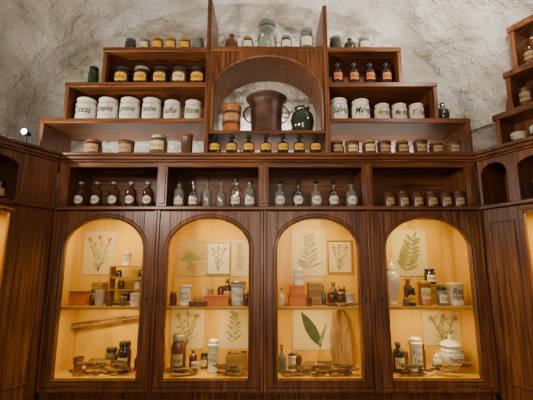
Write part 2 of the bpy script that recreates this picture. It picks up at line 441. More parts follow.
# ------------------------------------------------------------------ side cabinets (splayed 28 degrees)
SA = math.radians(28); CS, SN = math.cos(SA), math.sin(SA)
def splay(sgn, X_): return lambda u, d, z: (X_+sgn*(u*SN+d*CS), -u*CS+d*SN, z)
def side_cabinet(sgn, X_):
    T = splay(sgn, X_); U = 1.0; DP = .31
    e = empty("corner_cabinet", "walnut side cabinet with lit glass door and upper niches", "cabinet", T(.5, .1, 0), "side cabinets")
    o0 = .292 if sgn < 0 else .280
    q = MB(T); q.arch_plate(.03, U, 0, ZT, o0-.04, .93, .86, 1.955, 1.975, .0, .025)
    q.box(.03, U, .025, DP, 0, .85); q.box(.012, .03, -.0, .02, 0, ZT)
    q.box(.03, .045, .025, DP, .85, ZT); q.box(U-.015, U, .025, DP, .85, ZT); q.box(.045, U-.015, DP-.01, DP, .85, ZT)
    child(q.mesh("side_body", [WV]), "body", e, True, .003, root=e)
    q = MB(T); q.arch_plate(o0-.035, .925, .865, 1.954, o0, .88, .91, 1.925, 1.95, -.012, .012)
    child(q.mesh("side_door", [WV]), "door", e, True, .003, root=e)
    q = MB(T)
    q.box(.06, .068, -.008, 0, .9, 1.90); q.box(.21, .218, -.008, 0, .9, 1.90); q.box(.068, .21, -.008, 0, 1.892, 1.90); q.box(.068, .21, -.008, 0, .9, .908)
    child(q.mesh("side_trim", [WV]), "panel_moulding", e, True, .002, root=e)
    q = MB(T); q.box(.05, U-.02, DP-.03, DP-.015, .86, 1.97); q.box(.05, .06, .03, DP-.03, .86, 1.97); q.box(U-.03, U-.02, .03, DP-.03, .86, 1.97)
    q.box(.05, U-.02, .03, DP-.03, .851, .87); q.box(.06, U-.03, .05, DP-.03, 1.33, 1.345)
    child(q.mesh("side_lining", [WL]), "interior_lining", e, True, root=e)
    for z, p in ((1.955, 7.5), (1.32, 4.5)):
        ld = bpy.data.lights.new("cabinet_light", "AREA"); ld.shape = "RECTANGLE"; ld.size = .05; ld.size_y = .7; ld.energy = p; ld.color = WARM
        lo = bpy.data.objects.new("cabinet_light", ld); lo.location = T(.55, .08, z); lo.rotation_euler = (0, 0, sgn*SA); COL.objects.link(lo)
    q = MB(T); q.box(.022, U+.02, -.035, DP, ZT+.001, 2.012)
    child(q.mesh("side_ledge", [WY]), "shelf_board", e, True, .006, root=e)
    q = MB(T)
    if sgn > 0:
        q.arch_plate(.014, .24, 2.012, 2.325, .035, .205, 2.012, 2.22, 2.295, 0, .03)
        q.arch_plate(.24, U, 2.012, 2.325, .27, .80, 2.012, 2.24, 2.295, 0, .03)
    else:
        q.box(.014, .235, 0, .03, 2.012, 2.325); q.arch_plate(.235, U, 2.012, 2.325, .265, .80, 2.012, 2.24, 2.295, 0, .03)
    q.box(.228, .248, .03, DP-.02, 2.012, 2.325); q.box(.014, U, DP-.02, DP, 2.012, 2.36)
    q.box(.014, .03, .03, DP-.02, 2.012, 2.36)
    child(q.mesh("side_niche", [WV]), "niche_front", e, True, .003, root=e)
    q = MB(T); q.box(.010, U, -.016, .03, 2.325, 2.342); q.box(.017, U, -.026, .05, 2.342, 2.366); q.box(.024, U, -.038, DP, 2.366, 2.389)
    child(q.mesh("side_cornice", [WY]), "cornice", e, True, .006, root=e)
    q = MB(); xa, xb = (X_-.22, X_-.006) if sgn < 0 else (X_+.006, X_+.16)
    q.box(xa, xb, -.02, .385, 2.34, 2.388)
    child(q.mesh("side_top", [WY]), "top_board", e, True, root=e)
side_cabinet(-1, -1.44); side_cabinet(1, 1.455)

q = MB(); q.box(-1.40, 1.41, -.30, -.04, 0, .764)
q2 = MB(); q2.box(-1.42, 1.43, -.33, -.024, .765, .80)
e = empty("counter", "low walnut counter ledge below the display cabinets", "counter", (0, -.15, 0))
child(q.mesh("counter_body", [WV]), "body", e, True, root=e); child(q2.mesh("counter_top", [WH]), "counter_top", e, True, .006, root=e)

# ------------------------------------------------------------------ upper stepped shelf unit
ZC, ZD, ZE, ZM = 2.656, 2.934, 3.215, 2.565
e = empty("stepped_shelf_unit", "stepped walnut shelf unit with central arched tower on the cornice", "shelf", (0, .15, 2.39))
def bd(name, boxes, mat, bev=.004):
    q = MB()
    for b in boxes: q.box(*b)
    return child(q.mesh(name, [mat]), name, e, True, bev, root=e)
Y0, Y1 = 0.0, .385
TL, TR = -.445, .455
for (a, b) in ((-1.62, TL), (TR, 1.46)): bd("shelf_board", [(a, b, Y0, Y1, ZC-.036, ZC)], WH)
for (a, b) in ((-1.47, TL), (TR, 1.245)): bd("shelf_board", [(a, b, Y0, Y1, ZD-.036, ZD)], WH)
for (a, b) in ((-1.215, TL), (TR, 1.0)): bd("shelf_board", [(a, b, Y0, Y1, ZE-.036, ZE)], WH)
for x, z0, z1 in ((-1.62, 2.391, ZC-.036), (1.432, 2.391, ZC-.036), (-1.465, ZC, ZD-.036), (1.213, ZC, ZD-.036), (-1.21, ZD, ZE-.036), (.97, ZD, ZE-.036)):
    bd("side_panel", [(x, x+.028, Y0+.004, Y1, z0, z1)], WV)
for a, b in ((-1.437, TL), (TR, 1.213)): bd("back_panel", [(a, b, Y1-.012, Y1, ZC, ZD-.036)], WH, 0)
for a, b in ((-1.182, TL), (TR, .97)): bd("back_panel", [(a, b, Y1-.012, Y1, ZD, ZE-.036)], WH, 0)
for x, zt in ((TL, 3.62), (TR-.032, 3.56)):
    bd("tower_post", [(x, x+.032, Y0-.006, Y1, 2.391, zt)], WV)
bd("tower_board", [(TL+.032, TR-.032, Y0, Y1, ZM-.024, ZM)], WH)
bd("tower_board", [(TL+.032, TR-.032, Y0-.002, Y1, ZE-.03, ZE+.005)], WH)
ASP, AAP = 2.845, 3.145
q = MB(); q.arch_plate(TL+.032, TR-.032, ZM, ZE-.03, TL+.052, TR-.052, ZM, ASP, AAP, Y0+.002, Y1-.002, n=28)
child(q.mesh("arch_panel", [WV]), "arch_panel", e, True, .002, root=e)
q = MB(); c = (TL+TR)/2; a = (TR-TL)/2-.052
pts = [(c-(a-.004)*math.cos(math.pi*k/28), 0, ASP+(AAP-ASP-.004)*math.sin(math.pi*k/28)) for k in range(29)]
q.sweep([(c-a+.004, 0, ZM)]+pts+[(c+a-.004, 0, ZM)], .013, 8)
child(q.mesh("arch_moulding", [WV]), "arch_moulding", e, True, root=e)

# right side upper shelves
TW = splay(1, 1.455)
Z2, Z3 = 2.93, 3.24
e = empty("wall_shelf_unit", "tall deep walnut shelf unit with curved panel on the side cabinet", "shelf", TW(.5, .2, 2.39))
def sd(name, boxes, mat):
    q = MB(TW)
    for b in boxes: q.box(*b)
    child(q.mesh(name, [mat]), name, e, True, .004, root=e)
for u, z in ((.095, ZC), (.20, Z2), (.26, Z3)): sd("shelf_board", [(u, .98, .10, .29, z-.045, z)], WY)
for u, z0, z1 in ((.11, 2.391, ZC-.045), (.21, ZC, Z2-.045), (.27, Z2, Z3-.045), (.95, 2.391, ZC-.045), (.95, ZC, Z2-.045), (.95, Z2, Z3-.045)):
    sd("side_panel", [(u, u+.032, .104, .29, z0, z1)], WV)
q = MB(TW)
def arc(u0, z0, u1, z1, n=8):   # concave quarter curve
    return [(u1-(u1-u0)*math.cos(math.pi/2*k/n), z0+(z1-z0)*math.sin(math.pi/2*k/n)) for k in range(n+1)]
poly = [(.09, 2.391), (.09, ZC)]+arc(.09, ZC, .20, Z2)[1:]+arc(.20, Z2, .26, Z3)[1:]+[(.98, Z3), (.98, 2.391)]
a_ = [q.av(p[0], .291, p[1]) for p in poly]; b_ = [q.av(p[0], .31, p[1]) for p in poly]
q.face(a_); q.face(b_[::-1])
for i in range(len(poly)): q.face((a_[i], b_[i], b_[(i+1) % len(poly)], a_[(i+1) % len(poly)]))
child(q.mesh("curved_back", [WV]), "back_panel", e, True, root=e)

# ------------------------------------------------------------------ rows of vessels
def X(u, k): return (u-266.5)*k
def row(z, k, kz, items, group, extra=.018, dy=.02):
    for it in items:
        u, w, h, kind, name, label, cat, body, lid, lab = it
        r = w*k/2
        vessel(name, label, cat, (X(u, k), r+dy, z+.001), kind, r, h*kz+extra, body, lid, lab, group)

def LB(mat, z0, z1, ang, shape, txt, paper=True): return (mat, z0, z1, ang, shape, txt, paper)
# bottle niche
words = ["Tinct.", "Extr.", "Spir.", "Aqua", "Oleum"]
row(2.012, .0071, .0071, [(u, 10.8, 25, "squat_bottle", "medicine_bottle", "dark brown stoppered medicine bottle with white oval label", "bottle", BROWNG, GREYG, LB(PAPERW, .14, .44, .85, "oval", words[i % 5])) for i, u in enumerate((82, 98, 115, 132, 149))], "dark stoppered bottles in the niche", .008)
row(2.012, .0071, .0071, [(u, w, h, kd, "glass_bottle", lab, "bottle", b, st, LB(PAPERW, .12, .36, .9, "rect", words[(i+2) % 5]) if i not in (2, 3) else None)
    for i, (u, w, h, kd, b, st, lab) in enumerate(((180, 10, 25, "squat_bottle", GREYG, DARKG, "slim clear glass bottle with white label"), (194, 9, 26, "slim_bottle", CLEARG, DARKG, "slim clear glass bottle with white label"),
      (208, 9, 28, "slim_bottle", GREYG, DARKG, "slim clear glass bottle with dark stopper"), (222, 9, 24, "slim_bottle", GREYG, CORK, "small clear glass bottle with cork"), (236, 10, 28, "squat_bottle", CLEARG, DARKG, "slim clear glass bottle with white label"), (250, 11, 26, "squat_bottle", GREYG, DARKG, "clear glass bottle with white label and stopper")))], "slim bottles in the niche", .008)
row(2.012, .0071, .0071, [(u, 11.2, 26, "bottle", "glass_bottle", "clear glass bottle with dark stopper and white round label", "bottle", GREYG if i % 2 == 0 else CLEARG, DARKG, LB(PAPERW, .12, .42, .95, "oval", words[(i+1) % 5])) for i, u in enumerate((280, 298, 316, 333, 351))], "clear stoppered bottles in the niche", .008)
row(2.012, .0071, .0071, [(u, 12.5, 16, "crock", "brown_jar", "small dark brown jar with tan paper label", "jar", BROWNC, BROWNC if i % 2 else AMBER, LB(TANLAB, .2, .56, .55, "rect", ["Rad.", "Herba"][i % 2])) for i, u in enumerate((388, 402, 416, 430, 444, 457))], "brown jars in the niche", .006)
# on the cornice
zb = 2.39
row(zb, .00725, .0075, [
 (93, 17, 14, "wide_jar", "brown_jar", "squat brown jar with tan label on the cornice", "jar", BROWNC, BROWNP, LB(TANLAB, .2, .66, .9, "rect", "Cort.")),
 (126, 16, 13, "canister", "brown_jar", "squat cardboard canister with tan label on the cornice", "jar", BROWNP, BROWNC, LB(TANLAB, .2, .7, .9, "rect", "Fol.")),
 (158, 18, 19, "wide_jar", "glass_jar", "olive glass jar with metal lid and cream label", "jar", OLIVE, TIN, LB(PAPER, .25, .66, .8, "rect", "Flores")),
 (187, 12, 20, "canister", "brown_canister", "tall narrow brown canister on the cornice", "canister", BROWNC, BROWNP, None)], "vessels on the cornice under the shelves")
row(zb, .00725, .0067, [(u, 11.4, 19, "necked_bottle", "medicine_bottle", "small black glass bottle with yellow label below the arch", "bottle", DARKG, BLACKL, LB(YELLOW, .22, .53, .95, "shield", words[i % 5])) for i, u in enumerate((215.5, 232, 249, 266, 283, 299, 315))], "black bottles with yellow labels", .018, .004)
row(zb, .00725, .0075, [(u, 14, h, "canister" if i % 2 else "wide_jar", "brown_jar", "small brown jar with %s label under the lower shelf" % nn, "jar", b, l, LB(lb, .25, .68, .7, "rect", "Rad.")) for i, (u, h, b, l, lb, nn) in enumerate((
 (337, 12, BROWNC, BROWNP, TANLAB, "tan"), (352, 12, BROWNP, BROWNC, PAPER, "cream"), (369, 13, BROWNC, CORK, PAPER, "cream"), (384, 12, BROWNC, BROWNC, TANLAB, "tan"), (402, 12, BROWNC, BROWNP, TANLAB, "tan"), (420, 13, BROWNC, BROWNC, TANLAB, "tan"), (436, 11, BROWNC, BROWNP, TANLAB, "tan"), (453, 12, BROWNP, BROWNC, TANLAB, "tan")))], "brown jars under the lower shelf")
# white lettered jars
nm = ["Crocus", "Graphit", "Lycopod", "Camphor", "Sulfur", "Rhizom", "Salvia", "Malva", "Arnica", "Mentha", "Tilia"]
row(ZC, .0074, .0077, [(u, w, h, "crock", "apothecary_jar", "white ceramic apothecary jar with bold black lettering", "jar", WHITE, WHITE, LB(WHITE, .17, .68, 1.0, "rect", nm[i], False)) for i, (u, w, h) in enumerate(((85, 20, 22), (107, 20, 22), (129, 20, 22), (151, 19, 21.5), (172, 17, 19), (193, 17, 19)))], "white lettered apothecary jars")
row(ZC, .0074, .0077, [(u, w, h, "crock", "apothecary_jar", "cream ceramic apothecary jar with bold black lettering", "jar", WHITE if i < 2 else CREAM, WHITE if i < 2 else CREAM, LB(WHITE, .17, .68, 1.0, "rect", nm[6+i], False)) for i, (u, w, h) in enumerate(((339, 18, 21), (361, 18, 20), (382, 15, 15), (399, 15, 15), (416, 15, 15)))]
 + [(442, 13, 17, "round_flask", "glass_flask", "dark green glass flask at the end of the shelf", "flask", GREENG, CORK, None)], "cream lettered jars")
# amber jars
row(ZD, .00755, .0079, [(u, 17, 17, "wide_jar", "medicine_jar", "dark glass jar with yellow label and lid" if i != 3 else "amber glass jar with cream label and black lid", "jar", b, BLACKL if i != 1 else TIN, LB(lm, .16, .60, .72, "shield", ["Pulvis", "Ungt."][i % 2])) for i, (u, b, lm) in enumerate(((123, DARKG, YELLOW), (142, DARKG, YELLOW), (161, DARKG, YELLOW), (180, AMBER, PAPER), (198, DARKG, YELLOW)))]
 + [(95, 10, 16, "wide_jar", "glass_jar", "small green glass jar standing outside the side panel", "jar", GREENG, BLACKL, None)], "amber jars with yellow labels")
row(ZD, .00755, .0079, [(u, 11, 20, "squat_bottle", "medicine_bottle", "dark brown bottle with orange-red label on the shelf", "bottle", DARKG, BLACKL, LB(ORBOX, .2, .5, .8, "rect", "Tinct.")) for u in (337, 353, 369, 385)], "brown bottles with red labels")
# top row
row(ZE, .0077, .0081, [
 (132, 11, 10, "wide_jar", "glass_jar", "small green glass jar on the top shelf", "jar", GREENG, BLUEG, None),
 (146, 11, 10, "wide_jar", "glass_jar", "small pale glass jar on the top shelf", "jar", BLUEG, TIN, LB(PAPER, .15, .6, .8, "rect", None)),
 (159, 11, 11, "wide_jar", "glass_jar", "small amber jar with yellow label on the top shelf", "jar", AMBER, GOLD, LB(YELLOW, .15, .6, .9, "rect", None)),
 (172, 11, 11, "wide_jar", "glass_jar", "small amber jar with yellow lid on the top shelf", "jar", OLIVE, GOLD, LB(YELLOW, .15, .6, .9, "rect", None)),
 (186, 11, 10, "wide_jar", "glass_jar", "small jar with brass lid on the top shelf", "jar", AMBER, GOLD, LB(YELLOW, .15, .6, .9, "rect", None)),
 (199, 11, 11, "wide_jar", "glass_jar", "small blue-grey glass jar beside the tower", "jar", BLUEG, TIN, None),
 (335, 12, 12, "wide_jar", "glass_jar", "small green glass jar beside the tower", "jar", GREENG, BLUEG, None),
 (349, 12, 12, "round_flask", "glass_flask", "small round green flask on the top shelf", "flask", GREENG, BLUEG, None),
 (363, 12, 11, "wide_jar", "glass_jar", "small grey glass jar on the top shelf", "jar", BLUEG, TIN, LB(PAPER, .15, .6, .8, "rect", None))], "small jars on the top shelf")
row(ZE+.005, .0077, .0081, [
 (232, 13, 16, "round_flask", "glass_flask", "round brown glass flask inside the tower", "flask", AMBER, CORK, None),
 (248, 11, 11, "wide_jar", "glass_jar", "small brown jar inside the tower", "jar", BROWNC, GOLD, LB(PAPERW, .15, .6, .9, "rect", None)),
 (267, 20, 30, "wide_jar", "glass_vessel", "large pale green clear glass vessel inside the tower", "flask", PALEG, BLUEG, None),
 (286, 11, 12, "wide_jar", "glass_jar", "small brown jar with white label inside the tower", "jar", BROWNC, TIN, LB(PAPERW, .15, .6, .9, "rect", None)),
 (306, 14, 20, "wide_jar", "glass_jar", "grey glass jar with lid inside the tower", "jar", PALEG, TIN, LB(PAPERW, .15, .55, .8, "rect", None))], "vessels inside the tower")

# arch contents
k = .0073
e = vessel("ceramic_jar", "orange-brown ceramic jar with dark label band in the arch", "jar", (X(231, k), .10, ZM+.001), "canister", .070, .225, ORANGE, ORANGE, LB(TANLAB, .42, .62, .9, "rect", "Mel"))
q = MB(); q.lathe([(.0668, .150), (.0685, .152), (.0685, .168), (.0668, .170)], 32); child(q.mesh("jar_band", [BROWNC]), "band", e)
q = MB(); q.lathe([(.0668, .066), (.0685, .068), (.0685, .084), (.0668, .086)], 32); child(q.mesh("jar_band", [BROWNC]), "band", e)
vessel("ceramic_jar", "dark green glazed rounded jar in the arch", "jar", (X(303, k), .11, ZM+.001), "round_jug", .088, .225, GREENG, GREENG)
e = empty("bronze_pot", "large worn bronze pot with flared rim and side handles", "pot", (X(266.5, k), .18, ZM+.001))
q = MB(); q.lathe([(0, 0), (.114, 0), (.120, .008), (.122, .02), (.118, .06), (.120, .15), (.124, .23), (.127, .265), (.138, .290), (.156, .306), (.160, .316), (.152, .320), (.134, .305), (.118, .27), (.10, .02), (0, .02)], 40); child(q.mesh("pot_body", [COPPER]), "body", e)
q = MB(); q.lathe([(.118, .022), (.126, .026), (.126, .036), (.119, .04)], 40)
child(q.mesh("pot_bands", [COPPER]), "band", e)
q = MB(); q.lathe([(0, .310), (.128, .310), (.134, .318), (.132, .334), (.06, .346), (0, .348)], 40); child(q.mesh("pot_lid", [COPPER]), "lid", e)
for s in (-1, 1):
    q = MB(); q.sweep([(s*(.116+.058*math.sin(math.pi*t/12)**.7), -.03, .11+.14*t/12) for t in range(13)], .006, 8); child(q.mesh("pot_handle", [IRON]), "handle", e)

# right side unit vessels
for (u, z, r, h, b, t) in ((.22, 2.39, .045, .11, CREAM, "cream jar with lettering on the side cornice"), (.34, 2.39, .045, .12, WHITE, "white jar with lettering on the side cornice"), (.36, Z2, .04, .12, AMBER, "amber jar on the upper side shelf"), (.30, ZC, .04, .13, BROWNC, "small brown jar on the lower side shelf"), (.40, ZC, .045, .13, CREAM, "cream jar on the lower side shelf")):
    vessel("apothecary_jar", t, "jar", TW(u, .11+r+.01, z+.001), "canister", r, h, b, b, LB(WHITE if b in (CREAM, WHITE) else TANLAB, .25, .7, 1.0, "rect", "Malva", b not in (CREAM, WHITE)), rz=-math.pi/2+SA)
vessel("ceramic_jar", "orange ceramic jar in the side niche", "jar", TW(.36, .08, 2.013), "albarello", .05, .15, ORANGE, ORANGE, rz=-math.pi/2+SA)
vessel("medicine_bottle", "dark bottle with tan label in the side niche", "bottle", splay(-1, -1.44)(.34, .08, 2.013), "squat_bottle", .045, .17, DARKG, BLACKL, LB(TANLAB, .14, .42, .9, "rect", None), rz=math.pi/2-SA)

# small spotlight
e = empty("spotlight", "small bright spotlight on the side cabinet top", "lamp", (-1.635, -.10, 2.39))
q = MB(); q.lathe([(0, 0), (.03, 0), (.03, .006), (.006, .008), (.006, .10), (0, .10)], 16); child(q.mesh("lamp_stand", [IRON]), "stand", e)
q = MB(); q.lathe([(0, -.03), (.014, -.03), (.022, .02), (.022, .03), (.018, .03), (.016, .0), (0, 0)], 20)
q.v = [(v[0], -v[2], v[1]+.115) for v in q.v]; child(q.mesh("lamp_head", [IRON]), "lamp_head", e)
q = MB(); q.lathe([(0, .024), (.018, .024), (.015, .034), (0, .038)], 16)
q.v = [(v[0], -v[2], v[1]+.115) for v in q.v]; child(q.mesh("lamp_bulb", [BULB]), "bulb", e)
pl = bpy.data.lights.new("spot_glow", "POINT"); pl.energy = 1.6; pl.color = (.9, .95, 1); pl.shadow_soft_size = .02
po = bpy.data.objects.new("spot_glow", pl); po.location = (-1.66, -.17, 2.54); COL.objects.link(po)

# ------------------------------------------------------------------ cabinet contents
def leaf(q, x, z, ang, L, W, y, m):
    n = 6; up = []; dn = []
    for i in range(n+1):
        t = i/n; w = W*math.sin(math.pi*t)**.8*.5*(1-.25*t)
        for s, l in ((1, up), (-1, dn)):
            px, pz = t*L, s*w
            l.append((x+px*math.cos(ang)-pz*math.sin(ang), z+px*math.sin(ang)+pz*math.cos(ang)))
    pts = up+dn[-2:0:-1]
    q.face([q.av(a, y, b) for a, b in pts], m)
def stem(q, pts, w, y, m):
    pr = []
    for i, (x, z) in enumerate(pts): pr.append((q.av(x-w, y, z), q.av(x+w, y, z)))
    for a, b in zip(pr, pr[1:]): q.face((a[0], a[1], b[1], b[0]), m)

def botanical(cx, cz, w, h, style, frame=False, seed=0, paper=PAPER, label="aged paper botanical print pinned inside the cabinet"):
    rr = random.Random(seed); y = DB-.010
    e = empty("botanical_print", label, "picture", (cx, y, cz-h/2))
    q = MB(); q.box(-w/2, w/2, 0, .002, 0, h)
    yy = -.0012
    if style == "branch":
        stem(q, [(0, h*.06), (w*.03, h*.35), (-w*.03, h*.6), (w*.02, h*.86)], w*.008, yy, 1)
        for i in range(22):
            z = h*(.14+.034*i); s = 1 if i % 2 else -1
            leaf(q, 0, z, math.pi/2-s*(.7+rr.random()*.6), w*(.42-.012*i)*rr.uniform(.75, 1.1), w*.055, yy-.0002*(i+1), 1)
        for i in range(6): leaf(q, rr.uniform(-.16, .16)*w, h*(.78+.025*i), rr.uniform(0, 3.1), w*.10, w*.06, yy-.006, 2)
    elif style == "leafy":
        stem(q, [(-w*.15, h*.05), (-w*.02, h*.35), (w*.05, h*.65), (w*.18, h*.90)], w*.010, yy, 1)
        for i, (fx, fz) in enumerate(((-.13, .12), (-.09, .21), (-.05, .30), (-.02, .39), (.01, .48), (.03, .57), (.06, .66), (.1, .75))):
            leaf(q, fx*w, fz*h, .45+rr.uniform(-.2, .2), w*.42*(1-.05*i), w*.11, yy-.0004*i, 1)
            leaf(q, fx*w, fz*h, 2.35+rr.uniform(-.2, .2), w*.40*(1-.05*i), w*.11, yy-.004-.0003*i, 1)
        leaf(q, w*.14, h*.80, 1.2, w*.26, w*.10, yy-.007, 1)
    elif style == "big_leaf":
        for i, a in enumerate((.2, .5, .85, 1.2, 1.55, 1.9, 2.25, 2.6, 2.95)): leaf(q, 0, h*.42, a, h*.43*rr.uniform(.65, 1.05), w*.085, yy-.0003*i, 1)
        stem(q, [(w*.05, h*.05), (0, h*.44)], w*.010, yy, 1)
        for i in range(6): leaf(q, w*.03, h*(.10+.05*i), .4+2.2*(i % 2), w*.26, w*.05, yy-.004, 1 if i % 3 else 2)
    elif style == "flowers":
        for j in (-1, 0, 1):
            stem(q, [(0, h*.06), (j*w*.1, h*.4), (j*w*.30, h*(.78+.08*(j == 0)))], w*.008, yy, 1)
            for i in range(11): leaf(q, j*w*(.05+.022*i), h*(.10+.066*i), rr.uniform(.3, 2.8), w*.18, w*.042, yy-.0003*i, 1)
            for i in range(6): leaf(q, j*w*.30, h*(.80+.06*(j == 0)), i*1.05, w*.08, w*.05, yy-.005, 2)
    elif style == "single_leaf":
        stem(q, [(w*.2, h*.02), (w*.1, h*.2)], w*.014, yy, 1)
        leaf(q, w*.22, h*.06, 2.10, h*.95, w*.32, yy-.001, 3)
        leaf(q, w*.15, h*.10, 1.2, h*.55, w*.10, yy-.002, 1)
    child(q.mesh("print_sheet", [paper, LEAF if style != "flowers" else LEAF2, FLOW, DLEAF]), "sheet", e)
    if frame:
        f = MB(); t = .008
        f.box(-w/2-t, w/2+t, -.010, .001, -t, 0); f.box(-w/2-t, w/2+t, -.010, .001, h, h+t)
        f.box(-w/2-t, -w/2, -.010, .001, 0, h); f.box(w/2, w/2+t, -.010, .001, 0, h)
        child(f.mesh("picture_frame", [frame]), "frame", e)
KB = .00764
def pr(x0, x1, z0, z1, *a, **k): botanical((X(x0, KB)+X(x1, KB))/2, (z0+z1)/2, (x1-x0)*KB, z1-z0, *a, **k)
pr(83, 115, 1.55, 1.88, "flowers", seed=1)
pr(178, 205, 1.54, 1.81, "big_leaf", seed=2, paper=PAPERB, label="brownish page with a plant drawing")
pr(208, 229, 1.56, 1.79, "flowers", frame=TIN, seed=3, paper=PAPERW, label="framed flower print with grey frame")
pr(231.5, 248.5, 1.54, 1.81, "branch", seed=4)
pr(292, 326, 1.54, 1.89, "branch", seed=5)
pr(328.5, 351, 1.57, 1.80, "flowers", frame=WPALE, seed=6, label="framed plant print with pale wood frame")
pr(392, 427, 1.54, 1.89, "leafy", seed=7)
pr(174, 206, 1.02, 1.31, "flowers", seed=8)
pr(221, 249, 1.02, 1.31, "branch", seed=9)
pr(292, 330, 1.01, 1.318, "single_leaf", seed=10, label="pale sheet with a large dark diagonal dried leaf")
pr(418, 457, 1.04, 1.28, "flowers", seed=11)

KS = .00697; KF = .00676
def ibox(x, z, w, d, h, mat, y=.2, name="wooden_box", label="small pale wooden box on the cabinet shelf", lidmat=None, rz=0, cat="box"):
    e = empty(name, label, cat, (x, y, z+.001), rz=rz)
    q = MB(); t = .006
    q.box(-w/2, w/2, -d/2, d/2, 0, t); q.box(-w/2, w/2, -d/2, -d/2+t, t, h); q.box(-w/2, w/2, d/2-t, d/2, t, h)
    q.box(-w/2, -w/2+t, -d/2+t, d/2-t, t, h); q.box(w/2-t, w/2, -d/2+t, d/2-t, t, h)
    child(q.mesh("box_body", [mat]), "body", e, bevel=.0015)
    if lidmat:
        q = MB(); q.box(-w/2-.003, w/2+.003, -d/2-.003, d/2+.003, h+.0005, h+.012); child(q.mesh("box_lid", [lidmat]), "lid", e, bevel=.002)
    return e
def iv(u, z, w, h, kind, body, lid, name, label, cat="jar", lab=None, y=.16, k=None):
    k = k or (KS if z > 1.2 else KF)
    return vessel(name, label, cat, (X(u, k), y, z+.001), kind, w*k/2, h*k, body, lid, lab)
S = ZSH; F = ZB
# cabinet one
e = empty("wooden_rack", "small honey wood display rack with three tiers", "rack", (X(124, KS), .24, S+.001))
for xx in (-.13, .118):
    q = MB(); q.box(xx, xx+.012, -.05, .05, 0, .27); child(q.mesh("rack_side", [WPALE]), "upright", e, bevel=.002)
for z in (.01, .095, .18, .259):
    q = MB(); q.box(-.118, .118, -.05, .05, z, z+.01); child(q.mesh("rack_tier", [WPALE]), "tier", e, bevel=.002)
vessel("apothecary_jar", "small white jar with label on the wooden rack", "jar", (X(120, KS), .24, S+.272), "albarello", .036, .105, WHITE, WHITE, LB(PAPERW, .25, .6, .9, "rect", "Sal"))
vessel("apothecary_jar", "small white jar inside the wooden rack", "jar", (X(133, KS), .24, S+.107), "canister", .024, .06, WHITE, BLACKL)
vessel("glass_jar", "small amber jar inside the wooden rack", "jar", (X(116, KS), .24, S+.107), "wide_jar", .024, .065, AMBER, GOLD)
vessel("glass_jar", "small amber jar on the rack's upper tier", "jar", (X(136, KS), .24, S+.191), "wide_jar", .02, .055, AMBER, CORK)
vessel("glass_jar", "small dark jar on the rack's upper tier", "jar", (X(113, KS), .24, S+.191), "wide_jar", .02, .05, DARKG, GOLD)
vessel("glass_jar", "small dark jar on the rack's lowest tier", "jar", (X(122, KS), .24, S+.022), "wide_jar", .024, .06, DARKG, GOLD)
iv(137, S, 9, 12, "canister", WHITE, WHITE, "apothecary_jar", "small white canister beside the wooden rack", lab=LB(PAPERW, .2, .7, .9, "rect", "Ol."), y=.12)
iv(113, S, 7, 7, "cup", BROWNP, None, "ceramic_cup", "tiny brown cup in front of the rack", "cup", y=.10)
iv(126, S, 6, 9, "wide_jar", OLIVE, CORK, "glass_jar", "tiny olive jar in front of the rack", y=.10)
ibox(X(79, KS), S, .10, .10, .085, ORBOX, .17, "paper_box", "small orange lidded box on the shelf", WPALE)
ibox(X(92, KS), S, .08, .10, .15, WPALE, .27)
iv(102, S, 10, 15, "cup", CREAM, None, "ceramic_cup", "small cream ceramic cup on the shelf", "cup", y=.12)
iv(93, S, 7, 17, "bottle", AMBER, CORK, "medicine_bottle", "small amber bottle behind the cup", "bottle", y=.16)
# long thin bark bundle held on two hooks, spanning the case
rr = random.Random(31)
e = empty("bark_bundle", "long thin bundle of bark strips resting on two hooks", "bark", (X(101, .0072), .30, 1.215), ry=-math.radians(8))
q = MB(); N = 30; L = .545
for j, (oz, r0, l0, l1, tilt) in enumerate(((-.016, .006, .01, .03, .00), (-.004, .007, 0, 0, .012), (.010, .0055, .03, .01, -.012), (.022, .004, .06, .10, .02))):
    start = len(q.v)
    q.sweep([(-L/2+l0+(L-l0-l1)*t/N, 0, oz+tilt*(t/N-.5)+rr.uniform(-.0025, .0025)) for t in range(N+1)], [r0*rr.uniform(.65, 1.25) for t in range(N+1)], 8, j % 2)
    for i in range(start, len(q.v)):
        v = q.v[i]; q.v[i] = (v[0], v[1]*.6+.004*math.sin(v[0]*14+j), v[2])
st = child(q.mesh("bark_strips", [BARK, WPALE]), "strips", e); st["kind"] = "stuff"
for s in (-.3, .3):
    q = MB(); q.sweep([(s*L, DB-.010-.30, -.030), (s*L, -.016, -.030), (s*L, -.022, -.012)], .003, 6)
    child(q.mesh("hook", [IRON]), "hook", e)
iv(111, F, 12, 23, "wide_jar", OLIVE, BLACKL, "medicine_jar", "olive glass jar with black lid and yellow label", lab=LB(YELLOW, .2, .55, .8, "rect", "Rad."))
iv(124, F, 13, 29, "wide_jar", DARKG, BLACKL, "medicine_jar", "tall dark glass jar with pale label", lab=LB(PAPER, .2, .5, .8, "rect", "Cort."))
def rootpile(x0, x1, seed, n=9, z=F, y0=.07, y1=.16):
    rr = random.Random(seed)
    for i in range(n):
        q = MB(); L = rr.uniform(.06, .14); r = rr.uniform(.006, .012); bend = rr.uniform(-.015, .015)
        q.sweep([(-L/2+L*t/6, bend*math.sin(math.pi*t/6)+rr.uniform(-.004, .004), rr.uniform(-.003, .004)) for t in range(7)], [r*rr.uniform(.55, 1.15) for _ in range(7)], 7)
        lay = i // 5
        single(q.mesh("dried_root", [BARK if i % 3 else WPALE]), "dried_root", "piece of dried brown root lying on the cabinet floor", "root", (rr.uniform(x0+.075, x1-.075), y0+(y1-y0)*((i % 5)/4), z+.014+.023*lay), (0, 0, rr.uniform(-.3, .3)), "dried roots on the cabinet floor")
rootpile(X(64, KF), X(137, KF), 1, 17, y0=.06, y1=.13)
